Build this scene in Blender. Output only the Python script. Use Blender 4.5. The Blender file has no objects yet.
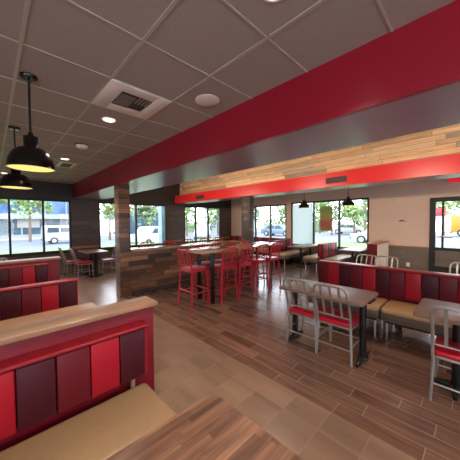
import bpy, bmesh, math, random
from mathutils import Vector, Matrix
random.seed(7)
SC = bpy.context.scene
C = SC.collection
PI = math.pi
H = 1.6            # eye height of the camera
XL, YR = -9.2, 9.1 # left wall plane, far right wall plane
XE, YN = 4.2, -4.2 # walls behind the camera
ZC = 2.86          # ceiling
ZB = 2.41          # underside of the red beams

# ------------------------------------------------------------------ materials
def nmat(name):
    m = bpy.data.materials.new(name); m.use_nodes = True
    nt = m.node_tree
    return m, nt, nt.nodes['Principled BSDF']
def lin(c):
    return tuple(((v/255/12.92) if v/255 <= .04045 else ((v/255+.055)/1.055)**2.4) for v in c)
def plain(name, rgb, rough=.5, metal=0, var=.06, scale=12, coat=0, spec=.5, bump=0):
    m, nt, b = nmat(name)
    c = lin(rgb)
    n = nt.nodes.new('ShaderNodeTexNoise'); n.inputs['Scale'].default_value = scale; n.inputs['Detail'].default_value = 3
    tc = nt.nodes.new('ShaderNodeTexCoord'); nt.links.new(tc.outputs['Object'], n.inputs['Vector'])
    r = nt.nodes.new('ShaderNodeValToRGB')
    r.color_ramp.elements[0].position = .3; r.color_ramp.elements[1].position = .7
    r.color_ramp.elements[0].color = tuple(max(0, x*(1-var)) for x in c)+(1,)
    r.color_ramp.elements[1].color = tuple(min(1, x*(1+var)) for x in c)+(1,)
    nt.links.new(n.outputs['Fac'], r.inputs['Fac']); nt.links.new(r.outputs['Color'], b.inputs['Base Color'])
    b.inputs['Roughness'].default_value = rough; b.inputs['Metallic'].default_value = metal
    b.inputs['Coat Weight'].default_value = coat; b.inputs['Specular IOR Level'].default_value = spec
    if bump:
        bp = nt.nodes.new('ShaderNodeBump'); bp.inputs['Strength'].default_value = bump; bp.inputs['Distance'].default_value = .01
        nt.links.new(n.outputs['Fac'], bp.inputs['Height']); nt.links.new(bp.outputs['Normal'], b.inputs['Normal'])
    return m
def emit(name, rgb, strength):
    m = bpy.data.materials.new(name); m.use_nodes = True; nt = m.node_tree
    nt.nodes.remove(nt.nodes['Principled BSDF'])
    e = nt.nodes.new('ShaderNodeEmission'); e.inputs['Color'].default_value = lin(rgb)+(1,); e.inputs['Strength'].default_value = strength
    nt.links.new(e.outputs[0], nt.nodes['Material Output'].inputs['Surface']); return m
def mth(nt, op, a, b=None):
    n = nt.nodes.new('ShaderNodeMath'); n.operation = op
    for i, v in enumerate((a, b)):
        if v is None: continue
        if isinstance(v, (int, float)): n.inputs[i].default_value = v
        else: nt.links.new(v, n.inputs[i])
    return n.outputs[0]
def planks(name, mode, L, h, colors, grout, mortar=.003, rough=.4, grain=.25, shift=True, origin=(0, 0), spec=.5, bump=.15, gscale=30):
    """boards of length L and height h; mode: 'xy' floor, 'yx' floor turned, 'wall' (x+y, z), 'zw' upright boards"""
    m, nt, b = nmat(name)
    tc = nt.nodes.new('ShaderNodeTexCoord'); sp = nt.nodes.new('ShaderNodeSeparateXYZ')
    nt.links.new(tc.outputs['Object'], sp.inputs[0])
    X, Y, Z = sp.outputs
    if mode == 'xy': u, v = X, Y
    elif mode == 'yx': u, v = Y, X
    elif mode == 'wall': u, v = mth(nt, 'ADD', X, Y), Z
    u = mth(nt, 'SUBTRACT', u, origin[0]-50*L); v = mth(nt, 'SUBTRACT', v, origin[1]-200*h)
    if shift:
        row = mth(nt, 'FLOOR', mth(nt, 'DIVIDE', v, h))
        wn = nt.nodes.new('ShaderNodeTexWhiteNoise'); wn.noise_dimensions = '1D'; nt.links.new(row, wn.inputs['W'])
        u = mth(nt, 'ADD', u, mth(nt, 'MULTIPLY', wn.outputs['Value'], L))
    cb = nt.nodes.new('ShaderNodeCombineXYZ'); nt.links.new(u, cb.inputs[0]); nt.links.new(v, cb.inputs[1])
    br = nt.nodes.new('ShaderNodeTexBrick'); br.offset = 0; br.inputs['Scale'].default_value = 1
    br.inputs['Color1'].default_value = (0, 0, 0, 1); br.inputs['Color2'].default_value = (1, 1, 1, 1); br.inputs['Mortar'].default_value = (.5, .5, .5, 1)
    br.inputs['Brick Width'].default_value = L; br.inputs['Row Height'].default_value = h
    br.inputs['Mortar Size'].default_value = mortar; br.inputs['Mortar Smooth'].default_value = .1; br.inputs['Bias'].default_value = 0
    nt.links.new(cb.outputs[0], br.inputs['Vector'])
    rp = nt.nodes.new('ShaderNodeValToRGB'); el = rp.color_ramp.elements
    for i, c in enumerate(colors):
        p = i/(len(colors)-1)
        e = el[0] if i == 0 else el[-1] if i == len(colors)-1 else el.new(p)
        e.position = p; e.color = lin(c)+(1,)
    nt.links.new(br.outputs['Color'], rp.inputs['Fac'])
    # grain stretched along the board
    mp = nt.nodes.new('ShaderNodeCombineXYZ')
    nt.links.new(mth(nt, 'MULTIPLY', u, .09), mp.inputs[0]); nt.links.new(v, mp.inputs[1])
    nt.links.new(mth(nt, 'MULTIPLY', br.outputs['Color'], 3.7), mp.inputs[2])
    ns = nt.nodes.new('ShaderNodeTexNoise'); ns.inputs['Scale'].default_value = gscale; ns.inputs['Detail'].default_value = 4
    nt.links.new(mp.outputs[0], ns.inputs['Vector'])
    g = nt.nodes.new('ShaderNodeMapRange'); g.inputs['From Min'].default_value = .3; g.inputs['From Max'].default_value = .7
    g.inputs['To Min'].default_value = 1-grain; g.inputs['To Max'].default_value = 1+grain; g.clamp = True
    nt.links.new(ns.outputs['Fac'], g.inputs['Value'])
    vm = nt.nodes.new('ShaderNodeVectorMath'); vm.operation = 'SCALE'
    nt.links.new(rp.outputs['Color'], vm.inputs[0]); nt.links.new(g.outputs[0], vm.inputs['Scale'])
    mx = nt.nodes.new('ShaderNodeMix'); mx.data_type = 'RGBA'
    nt.links.new(br.outputs['Fac'], mx.inputs['Factor']); nt.links.new(vm.outputs[0], mx.inputs['A'])
    mx.inputs['B'].default_value = lin(grout)+(1,)
    nt.links.new(mx.outputs['Result'], b.inputs['Base Color'])
    b.inputs['Roughness'].default_value = rough; b.inputs['Specular IOR Level'].default_value = spec
    if bump:
        bp = nt.nodes.new('ShaderNodeBump'); bp.inputs['Strength'].default_value = bump; bp.inputs['Distance'].default_value = .004; bp.invert = True
        nt.links.new(br.outputs['Fac'], bp.inputs['Height']); nt.links.new(bp.outputs['Normal'], b.inputs['Normal'])
    return m
def glassmat(name, tint=(1, 1, 1), refl=.05):
    m = bpy.data.materials.new(name); m.use_nodes = True; nt = m.node_tree
    nt.nodes.remove(nt.nodes['Principled BSDF'])
    t = nt.nodes.new('ShaderNodeBsdfTransparent'); t.inputs['Color'].default_value = tint+(1,)
    g = nt.nodes.new('ShaderNodeBsdfGlossy'); g.inputs['Roughness'].default_value = .02
    lw = nt.nodes.new('ShaderNodeFresnel'); lw.inputs['IOR'].default_value = 1.35
    x = nt.nodes.new('ShaderNodeMixShader'); nt.links.new(lw.outputs[0], x.inputs[0])
    nt.links.new(t.outputs[0], x.inputs[1]); nt.links.new(g.outputs[0], x.inputs[2])
    nt.links.new(x.outputs[0], nt.nodes['Material Output'].inputs['Surface']); return m

M = {}
M['ceil'] = plain('ceiling_tile_mineral', (160, 149, 144), .9, var=.05, scale=60)
M['tbar'] = plain('ceiling_grid_metal', (176, 166, 160), .5)
M['whitepaint'] = plain('white_paint', (205, 200, 196), .7)
M['redpaint'] = plain('dark_red_satin_paint', (148, 16, 42), .3, var=.03, scale=2, spec=.6)
M['soffit'] = plain('mauve_grey_soffit_paint', (158, 126, 146), .28, var=.03, scale=2, spec=.6)
M['redbright'] = plain('bright_red_satin_paint', (196, 34, 40), .32, var=.03, scale=2)
M['beige'] = plain('beige_wall_paint', (196, 168, 152), .75, var=.03, scale=3)
M['floorwood'] = planks('wood_look_floor_tile', 'xy', .6, .153, [(86, 61, 50), (112, 82, 68), (97, 70, 58), (124, 91, 75), (104, 76, 63)], (146, 122, 108), .003, .22, .28, origin=(-2.28, 2.0), gscale=25)
M['floortile'] = planks('stone_floor_tile', 'xy', .305, .61, [(118, 91, 74), (129, 101, 83), (122, 95, 78)], (136, 110, 92), .003, .28, .28, shift=False, origin=(-.848, 1.755), gscale=5)
M['claddark'] = planks('dark_wood_wall_boards', 'wall', 1.2, .14, [(60, 47, 40), (78, 60, 50), (66, 52, 44), (88, 68, 55)], (30, 25, 23), .004, .5, .25)
M['header'] = plain('dark_header_paint', (37, 29, 28), .5, var=.1)
M['reclaimed'] = planks('reclaimed_wood_boards', 'wall', .62, .105, [(60, 43, 36), (130, 90, 62), (82, 58, 46), (166, 118, 82), (68, 50, 42), (146, 102, 70), (54, 40, 34)], (28, 20, 17), .003, .45, .35, origin=(.1, .02))
M['reclaimedshade'] = planks('shaded_reclaimed_wood_blocks', 'wall', .16, .11, [(48, 36, 32), (66, 50, 44), (54, 42, 38), (60, 46, 40), (122, 92, 68)], (26, 20, 18), .004, .5, .25)  # same reclaimed wood, with the far pillar's backlit shade put into its colours
M['cove'] = planks('golden_cove_boards', 'wall', 1.2, .095, [(164, 132, 100), (190, 158, 120), (178, 148, 122), (124, 112, 106), (206, 180, 146), (150, 122, 96)], (110, 84, 60), .004, .45, .2, origin=(0, .05))
M['wainscot'] = planks('grey_brown_wainscot_boards', 'wall', 1.5, .2, [(94, 82, 74), (108, 95, 85), (100, 88, 80)], (78, 68, 62), .002, .45, .2)
M['railwood'] = plain('orange_brown_rail_wood', (150, 100, 66), .45, var=.15, scale=20)
M['capwood'] = planks('warm_wood_laminate', 'yx', 2.4, .06, [(138, 102, 77), (154, 116, 89), (146, 108, 83)], (130, 94, 70), .0005, .38, .25, gscale=40)
M['topwood'] = planks('butcher_block_laminate', 'yx', .4, .032, [(104, 72, 56), (136, 98, 76), (90, 62, 50), (154, 114, 88), (120, 86, 68)], (86, 60, 48), .0006, .32, .4, gscale=45)
M['topgrey'] = planks('walnut_grey_laminate', 'xy', 1.2, .07, [(112, 88, 80), (126, 101, 91), (118, 94, 85)], (102, 81, 73), .0005, .36, .2, gscale=40, spec=.3)
M['topbar'] = planks('oak_high_table_laminate', 'yx', 1.4, .08, [(146, 110, 88), (164, 126, 102), (154, 118, 94)], (128, 96, 78), .0005, .16, .2, gscale=40)
M['crimson'] = plain('crimson_vinyl', (160, 14, 34), .42, spec=.3, var=.05, bump=.1, scale=40)
M['maroon'] = plain('maroon_vinyl', (98, 15, 29), .44, spec=.3, var=.05, bump=.1, scale=40)
M['plum'] = plain('plum_vinyl', (66, 11, 25), .44, spec=.3, var=.06, bump=.1, scale=40)
M['redlam'] = plain('red_laminate', (118, 13, 31), .45, spec=.3, var=.04)
M['piping'] = plain('red_piping_vinyl', (140, 26, 38), .36, spec=.3, var=.04)
M['tan'] = plain('tan_vinyl', (164, 134, 100), .42, var=.05, bump=.08, scale=50)
M['caramel'] = plain('caramel_vinyl', (180, 140, 98), .4, var=.05, bump=.08, scale=50)
M['seatshade'] = plain('shaded_seat_vinyl', (98, 83, 72), .42, var=.05, bump=.08, scale=50)  # seat vinyl darkened to stand in for shade on the bench fronts
M['chrome'] = plain('brushed_aluminium', (200, 196, 192), .3, 1, var=.04)
M['steel'] = plain('pale_satin_metal', (168, 164, 160), .38, .75, var=.04)
M['redmetal'] = plain('red_powder_coat', (176, 20, 36), .3, var=.05, scale=8)
M['redseat'] = plain('red_vinyl_seat', (172, 18, 40), .3, var=.05, scale=20)
M['black'] = plain('black_metal', (24, 22, 22), .35, .3, var=.1)
M['blackgloss'] = plain('black_enamel', (22, 17, 16), .2, .2, var=.1)
M['bronze'] = plain('dark_bronze_frame', (20, 18, 20), .6, 0, var=.1)
M['glass'] = glassmat('window_glass')
M['carglass'] = plain('dark_car_glass', (60, 70, 82), .1, var=.05)
M['lamp'] = emit('warm_lamp_glow', (255, 226, 130), 1.25)
M['canlens'] = emit('can_light_glow', (255, 236, 214), 4.0)
M['led'] = emit('led_strip_glow', (255, 200, 140), 14)
M['exitred'] = emit('exit_sign_glow', (255, 40, 60), .7)
M['ventslat'] = plain('vent_slat_metal', (128, 114, 108), .5, var=.05)
M['grille'] = plain('dark_grille', (56, 42, 40), .6, var=.1)
M['plastic'] = plain('white_plastic', (226, 218, 214), .5, var=.02)
M['cream'] = plain('cream_laminate', (232, 210, 190), .5, var=.03)
M['grass'] = plain('lawn_grass', (98, 120, 68), .9, var=.3, scale=6)
M['asphalt'] = plain('street_asphalt', (100, 105, 113), .85, var=.08, scale=3)
M['concrete'] = plain('pale_concrete', (150, 148, 142), .8, var=.06, scale=3)
M['facade'] = plain('pale_facade_panel', (140, 148, 156), .6, var=.05, scale=2)
M['blueglass'] = plain('blue_facade_glass', (58, 92, 134), .12, var=.25, scale=.6)
M['tealglass'] = plain('dim_shop_glass', (62, 80, 92), .12, var=.3, scale=.8)
M['vanwhite'] = plain('white_car_paint', (176, 178, 182), .25, var=.02)
M['carblue'] = plain('silver_blue_car_paint', (104, 120, 138), .25, var=.03)
M['cargrey'] = plain('grey_car_paint', (80, 85, 92), .25, var=.03)
M['yellow'] = plain('yellow_truck_paint', (170, 122, 30), .35, var=.05)
M['redsign'] = plain('red_sign_paint', (150, 40, 46), .5, var=.05)
M['tyre'] = plain('tyre_rubber', (38, 38, 40), .8)
M['leaf'] = plain('tree_leaves', (124, 148, 88), .8, var=.45, scale=1.6)
M['leafdark'] = plain('dark_tree_leaves', (110, 132, 92), .8, var=.45, scale=1.6)
M['bark'] = plain('tree_bark', (112, 96, 82), .9, var=.2)
M['bluewrap'] = plain('pale_blue_column_wrap', (130, 158, 172), .5, var=.2, scale=4)
M['whitebanner'] = plain('white_banner_film', (214, 226, 230), .6, var=.03, scale=3)
M['jean'] = plain('blue_shirt_cloth', (70, 130, 190), .8, var=.1)

def postermat():
    m, nt, b = nmat('printed_poster_film')
    tc = nt.nodes.new('ShaderNodeTexCoord'); sp = nt.nodes.new('ShaderNodeSeparateXYZ'); nt.links.new(tc.outputs['Object'], sp.inputs[0])
    n = nt.nodes.new('ShaderNodeTexNoise'); n.inputs['Scale'].default_value = 8; nt.links.new(tc.outputs['Object'], n.inputs['Vector'])
    f = mth(nt, 'ADD', mth(nt, 'DIVIDE', sp.outputs[2], .92), mth(nt, 'MULTIPLY', mth(nt, 'SUBTRACT', n.outputs['Fac'], .5), .7))
    r = nt.nodes.new('ShaderNodeValToRGB'); e = r.color_ramp.elements
    e[0].position = .05; e[0].color = lin((150, 130, 104))+(1,)
    e[1].position = .8; e[1].color = lin((146, 148, 98))+(1,)
    for p, c in ((.25, (176, 104, 92)), (.42, (168, 128, 108)), (.6, (160, 152, 112))):
        q = e.new(p); q.color = lin(c)+(1,)
    nt.links.new(f, r.inputs['Fac']); nt.links.new(r.outputs['Color'], b.inputs['Base Color'])
    b.inputs['Roughness'].default_value = .5
    # printed translucent film lets daylight through
    b.inputs['Transmission Weight'].default_value = 0
    t = nt.nodes.new('ShaderNodeBsdfTranslucent'); nt.links.new(r.outputs['Color'], t.inputs['Color'])
    x = nt.nodes.new('ShaderNodeMixShader'); x.inputs[0].default_value = .7
    nt.links.new(b.outputs[0], x.inputs[1]); nt.links.new(t.outputs[0], x.inputs[2])
    nt.links.new(x.outputs[0], nt.nodes['Material Output'].inputs['Surface']); return m
M['poster'] = postermat()
def translucent(name, rgb, mix=.8):
    m, nt, b = nmat(name); b.inputs['Base Color'].default_value = lin(rgb)+(1,)
    t = nt.nodes.new('ShaderNodeBsdfTranslucent'); t.inputs['Color'].default_value = lin(rgb)+(1,)
    x = nt.nodes.new('ShaderNodeMixShader'); x.inputs[0].default_value = mix
    nt.links.new(b.outputs[0], x.inputs[1]); nt.links.new(t.outputs[0], x.inputs[2])
    nt.links.new(x.outputs[0], nt.nodes['Material Output'].inputs['Surface']); return m
M['whitefilm'] = translucent('white_window_film', (216, 222, 223))

# ------------------------------------------------------------------ mesh building
class MB:
    def __init__(s): s.bm = bmesh.new()
    def _merge(s, t):
        me = bpy.data.meshes.new('tmp'); t.to_mesh(me); t.free(); s.bm.from_mesh(me); bpy.data.meshes.remove(me); return s
    def box(s, x0, y0, z0, x1, y1, z1, bev=0, seg=2):
        t = bmesh.new(); bmesh.ops.create_cube(t, size=1)
        for v in t.verts: v.co = ((x0+x1)/2+v.co.x*(x1-x0), (y0+y1)/2+v.co.y*(y1-y0), (z0+z1)/2+v.co.z*(z1-z0))
        if bev: bmesh.ops.bevel(t, geom=t.edges[:], offset=bev, segments=seg, profile=.5, affect='EDGES')
        return s._merge(t)
    def obox(s, mat, dx, dy, dz, bev=0, seg=2):
        t = bmesh.new(); bmesh.ops.create_cube(t, size=1)
        for v in t.verts: v.co = (v.co.x*dx, v.co.y*dy, v.co.z*dz)
        if bev: bmesh.ops.bevel(t, geom=t.edges[:], offset=bev, segments=seg, profile=.5, affect='EDGES')
        bmesh.ops.transform(t, matrix=mat, verts=t.verts[:]); return s._merge(t)
    def tube(s, pts, r, n=8, closed=False, cap=True):
        pts = [Vector(p) for p in pts]; N = len(pts); t = bmesh.new(); rings = []
        d0 = (pts[1]-pts[0]).normalized()
        up = Vector((0, 0, 1)) if abs(d0.z) < .9 else Vector((1, 0, 0))
        a = d0.cross(up).normalized()
        for i, p in enumerate(pts):
            if closed: d = (pts[(i+1) % N]-pts[i-1]).normalized()
            elif i == 0: d = d0
            elif i == N-1: d = (pts[-1]-pts[-2]).normalized()
            else: d = ((pts[i+1]-p).normalized()+(p-pts[i-1]).normalized()).normalized()
            a = (a-d*a.dot(d)).normalized(); b = d.cross(a)
            rr = r[i] if isinstance(r, (list, tuple)) else r
            rings.append([t.verts.new(p+(a*math.cos(k*2*PI/n)+b*math.sin(k*2*PI/n))*rr) for k in range(n)])
        for i in range(N if closed else N-1):
            A, B = rings[i], rings[(i+1) % N]
            for k in range(n): t.faces.new((A[k], A[(k+1) % n], B[(k+1) % n], B[k]))
        if cap and not closed: t.faces.new(rings[0][::-1]); t.faces.new(rings[-1])
        bmesh.ops.recalc_face_normals(t, faces=t.faces[:]); return s._merge(t)
    def lathe(s, prof, c=(0, 0, 0), n=24, cap=False):
        t = bmesh.new(); rings = []
        for r, z in prof:
            if r < 1e-5: rings.append([t.verts.new((c[0], c[1], c[2]+z))])
            else: rings.append([t.verts.new((c[0]+r*math.cos(k*2*PI/n), c[1]+r*math.sin(k*2*PI/n), c[2]+z)) for k in range(n)])
        for A, B in zip(rings, rings[1:]):
            if len(A) == 1 and len(B) == 1: continue
            for k in range(n):
                j = (k+1) % n
                if len(A) == 1: t.faces.new((A[0], B[j], B[k]))
                elif len(B) == 1: t.faces.new((A[k], A[j], B[0]))
                else: t.faces.new((A[k], A[j], B[j], B[k]))
        bmesh.ops.recalc_face_normals(t, faces=t.faces[:]); return s._merge(t)
    def prism(s, poly, z0, z1, bev=0, axis='z'):
        t = bmesh.new(); f = t.faces.new([t.verts.new((p[0], p[1], z0)) for p in poly])
        e = bmesh.ops.extrude_face_region(t, geom=[f]); vs = [v for v in e['geom'] if isinstance(v, bmesh.types.BMVert)]
        for v in vs: v.co.z = z1
        bmesh.ops.recalc_face_normals(t, faces=t.faces[:])
        if bev:
            ed = [q for q in t.edges if abs(q.verts[0].co.z-q.verts[1].co.z) < 1e-6]
            bmesh.ops.bevel(t, geom=ed, offset=bev, segments=2, profile=.5, affect='EDGES')
        if axis == 'y':   # polygon in (x, z), thickness along y
            for v in t.verts: v.co = (v.co.x, v.co.z, v.co.y)
            bmesh.ops.recalc_face_normals(t, faces=t.faces[:])
        if axis == 'x':   # polygon in (y, z), thickness along x
            for v in t.verts: v.co = (v.co.z, v.co.x, v.co.y)
            bmesh.ops.recalc_face_normals(t, faces=t.faces[:])
        return s._merge(t)
    def slab(s, x0, y0, x1, y1, z0, z1, r=.04, bev=.004):
        P = []
        for cx, cy, a in ((x1-r, y1-r, 0), (x0+r, y1-r, 90), (x0+r, y0+r, 180), (x1-r, y0+r, 270)):
            for k in range(6):
                q = math.radians(a+k*18); P.append((cx+r*math.cos(q), cy+r*math.sin(q)))
        return s.prism(P, z0, z1, bev)
    def build(s, name, mat, parent=None, loc=(0, 0, 0), smooth=True, kind=None):
        me = bpy.data.meshes.new(name); s.bm.to_mesh(me); s.bm.free()
        if smooth:
            me.polygons.foreach_set('use_smooth', [True]*len(me.polygons)); me.set_sharp_from_angle(angle=.65)
        me.materials.append(M[mat] if isinstance(mat, str) else mat)
        o = bpy.data.objects.new(name, me); C.objects.link(o); o.location = loc
        if parent is not None: o.parent = parent
        if kind: o['kind'] = kind
        return o
def thing(name, label, cat, loc=(0, 0, 0), rz=0, group=None):
    o = bpy.data.objects.new(name, None); C.objects.link(o); o.location = loc; o.rotation_euler = (0, 0, rz)
    o.empty_display_size = .1
    o['label'] = label; o['category'] = cat
    if group: o['group'] = group
    return o
def tag(o, label, cat, group=None):
    o['label'] = label; o['category'] = cat
    if group: o['group'] = group
    return o
def copy_tree(o, parent=None):
    c = o.copy(); C.objects.link(c)
    if parent is not None: c.parent = parent
    for ch in list(o.children): copy_tree(ch, c)
    return c
def place(proto, used, loc, rz, label, group=None):
    o = proto if not used else copy_tree(proto)
    o.location = loc; o.rotation_euler = (0, 0, rz); o['label'] = label
    if group: o['group'] = group
    return o
def struct(mb, name, mat): return mb.build(name, mat, kind='structure')
def boxs(name, mat, *b, bev=0): return struct(MB().box(*b, bev=bev), name, mat)

# ------------------------------------------------------------------ setting: shell
boxs('floor', 'floorwood', -5.5, 2.0, -.1, XE, YR, 0)
m = MB(); m.box(XL, YN, -.1, XE, 2.0, 0); m.box(XL, 2.0, -.1, -5.5, YR, 0)
struct(m, 'floor_tiled', 'floortile')
boxs('ceiling', 'ceil', XL, YN, ZC, XE, 1.94, ZC+.1)
boxs('ceiling_rear', 'whitepaint', XL, 6.3, ZC, XE, YR, ZC+.1)
boxs('ceiling_cove', 'whitepaint', XL, 2.83, 3.5, XE, 6.0, 3.6)
# suspended grid bars
g = MB()
y = .187
k = 0
for yy in [.187+.602*i for i in range(-7, 3)]:
    g.box(XL, yy-.012, ZC-.006, XE, yy+.012, ZC+.002)
for i in range(-9, 14):
    xx = -1.043-.611*i
    if XL < xx < XE: g.box(xx-.007, YN, ZC-.0055, xx+.007, 1.94, ZC+.002)
struct(g, 'trim_1', 'tbar')
# red beams
m = MB(); m.box(XL, 1.94, ZB, XE, 1.98, 3.55); struct(m, 'beam_near', 'redpaint')
m = MB(); m.box(XL, 1.98, ZB, XE, 2.83, 3.55); m.box(XL, 5.78, ZB, XE, 6.3, 2.47); struct(m, 'beam_soffit', 'soffit')
m = MB(); m.box(XL, 5.70, ZB, XE, 5.78, 2.74); m.box(XL, 6.24, 2.47, XE, 6.3, ZC)
struct(m, 'beam_far', 'redbright')
boxs('wall_cove', 'cove', XL, 5.95, 2.47, XE, 6.0, 3.55)

# window helper -----------------------------------------------------
WN = [0]
def window(plane, a0, a1, z0, z1, mull, t=.05, rail=None, fr='bronze'):
    """frame and panes in the wall plane; plane 'x' -> wall at x=XL, 'y' -> wall at y=YR"""
    WN[0] += 1
    def bx(m, a, b, za, zb, d0, d1):
        if plane == 'x': m.box(XL-d1, a, za, XL-d0, b, zb)
        else: m.box(a, YR+d0, za, b, YR+d1, zb)
    f = MB()
    bx(f, a0, a1, z1-.06, z1, 0, .1); bx(f, a0, a1, z0, z0+.05, 0, .1)
    e = [a0+.03]+list(mull)+[a1-.03]
    for c in e: bx(f, c-t/2, c+t/2, z0+.05, z1-.06, 0, .1)
    fo = f.build('window_%d' % WN[0], fr, kind='structure')
    for p, q in zip(e, e[1:]):
        gl = MB(); bx(gl, p+t/2, q-t/2, z0+.05, z1-.06, .045, .055); gl.build('window_pane', 'glass', fo)
    return fo
ZS, ZT = .70, 2.34
# left wall: pieces around the three windows
LW = [(-3.8, 1.87, [-2.8, -1.9, -1.13, -.38, .39, 1.15]), (2.67, 5.30, [4.0]), (6.16, 8.36, [6.82, 7.56])]
def wallL(y0, y1, z0, z1, name, mat): boxs(name, mat, XL-.15, y0, z0, XL, y1, z1)
e = [YN]+[v for w in LW for v in w[:2]]+[YR]
m = MB()
for i in range(0, len(e), 2): m.box(XL-.15, e[i], -.1, XL, e[i+1], ZT)
struct(m, 'wall_left', 'claddark')
m = MB()
for w in LW: m.box(XL-.15, w[0], -.1, XL, w[1], ZS)
struct(m, 'wall_left_lower', 'wainscot')
boxs('wall_left_upper', 'header', XL-.15, YN, ZT, XL, YR, 3.6)
for w in LW: window('x', w[0], w[1], ZS, ZT, w[2])
m = MB()
for a, b in ((1.87, 2.67), (5.30, 6.16), (8.36, 9.1)): m.box(XL, a, .77, XL+.02, b, .85, bev=.004)
struct(m, 'trim_2', 'railwood')
m = MB()
for w in LW: m.box(XL, w[0], ZS-.03, XL+.06, w[1], ZS, bev=.004)
struct(m, 'trim_3', 'bronze')
# right wall
RW = [(-7.95, -5.83, .62, 2.36, [-7.57, -6.69]), (-5.60, -2.62, .62, 2.40, [-4.60, -3.61])]
e = [XL]+[v for w in RW for v in w[:2]]+[-1.03, .36, XE]
m = MB(); ml = MB()
ZW = .82
for i in range(0, len(e), 2):
    m.box(e[i], YR, ZW, e[i+1], YR+.15, 2.42); ml.box(e[i], YR, -.1, e[i+1], YR+.15, ZW)
for w in RW: ml.box(w[0], YR, -.1, w[1], YR+.15, w[2]); m.box(w[0], YR, w[3], w[1], YR+.15, 2.42)
m.box(-1.03, YR, 2.26, .36, YR+.15, 2.42)
m.box(XL-.15, YR, 2.42, XE, YR+.15, 3.0)
struct(m, 'wall_right', 'beige'); struct(ml, 'wall_right_lower', 'wainscot')
for w in RW: window('y', w[0], w[1], w[2], w[3], w[4])
m = MB()
for a, b in ((XL, -7.95), (-5.83, -5.60), (-2.62, -1.03), (.36, XE)): m.box(a, YR-.02, ZW-.02, b, YR, ZW+.02, bev=.004)
struct(m, 'trim_4', 'railwood')
# entrance door with sidelight
m = MB()
m.box(-1.03, YR-.02, 0, -.895, YR+.1, 2.26); m.box(.30, YR-.02, 0, .36, YR+.1, 2.26); m.box(-.895, YR-.02, 2.14, .30, YR+.1, 2.26)
m.box(-.895, YR, .76, .30, YR+.07, .84); m.box(-.765, YR, .84, -.715, YR+.07, 2.14); m.box(-.895, YR, 0, .30, YR+.07, .30)
d = struct(m, 'door_1', 'bronze')
g = MB(); g.box(-.895, YR+.03, .84, -.765, YR+.04, 2.14); g.box(-.715, YR+.03, .84, .30, YR+.04, 2.14); g.build('glass_pane', 'glass', d)
g = MB(); g.box(-.895, YR+.02, .30, .30, YR+.05, .76); g.build('kick_panel', 'wainscot', d)
g = MB(); g.tube([(-.86, YR-.07, 1.15), (-.52, YR-.07, 1.15)], .022); g.tube([(-.74, YR-.07, 1.15), (-.74, YR+.0, 1.15)], .012); g.tube([(-.56, YR-.07, 1.15), (-.56, YR+.03, 1.15)], .012)
g.build('push_bar', 'chrome', d)

# walls behind the camera; their unseen windows are added for extra daylight
def glazed(name, plane, at, e0, e1, added_wins, z0=.6, z1=2.4):
    m = MB(); q = [e0]+[v for w in added_wins for v in w]+[e1]
    def bx(m, a, b, za, zb, d0=0, d1=.15):
        if plane == 'y': m.box(a, at-d1, za, b, at-d0, zb)
        else: m.box(at+d0, a, za, at+d1, b, zb)
    bx(m, e0, e1, -.1, z0); bx(m, e0, e1, z1, 3.6)
    for i in range(0, len(q), 2): bx(m, q[i], q[i+1], z0, z1)
    struct(m, name, 'beige')
    for a, b in added_wins:  # added openings, framed and glazed to let fill daylight in
        m = MB()
        for k in range(4): x = a+(b-a)*k/3; bx(m, x-.03, x+.03, z0, z1, .02, .1)
        bx(m, a, b, z0, z0+.05, .02, .1); bx(m, a, b, z1-.06, z1, .02, .1)
        WN[0] += 1; fo = m.build('window_%d' % WN[0], 'bronze', kind='structure')
        m = MB(); bx(m, a, b, z0, z1, .05, .06); m.build('window_pane', 'glass', fo)
glazed('wall_near', 'y', YN, XL-.15, XE+.15, [(-.8, 3.8)])
glazed('wall_east', 'x', XE, YN, YR+.15, [(-3.6, 1.2), (3.4, 8.2)])
boxs('roof', 'whitepaint', XL-.15, YN-.15, 3.6, XE+.15, YR+.15, 3.7)

# pillars and knee wall
boxs('pillar_near', 'reclaimed', -5.60, 1.95, 0, -5.35, 2.19, ZB, bev=.004)
boxs('pillar_far', 'reclaimedshade', -5.35, 5.75, 0, -5.0, 5.95, ZB, bev=.004)
boxs('partition_knee_wall', 'reclaimed', -5.55, 2.19, .1, -5.36, 5.75, .955)
boxs('baseboard_knee_wall', 'claddark', -5.54, 2.19, 0, -5.35, 5.75, .1)
t = thing('bar_counter', 'long narrow counter top capping the reclaimed wood half wall', 'counter', (-5.6, 4.0, .956))
m = MB(); m.slab(-.35, -1.8, .28, 1.75, 0, .04, .02); m.build('countertop', 'topbar', t)
for yy in (-1.4, -.4, .6, 1.5):
    m = MB(); m.prism([(-.27, 0), (.05, 0), (.05, -.2)], yy-.02, yy+.02, axis='y'); m.build('bracket', 'black', t)

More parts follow.
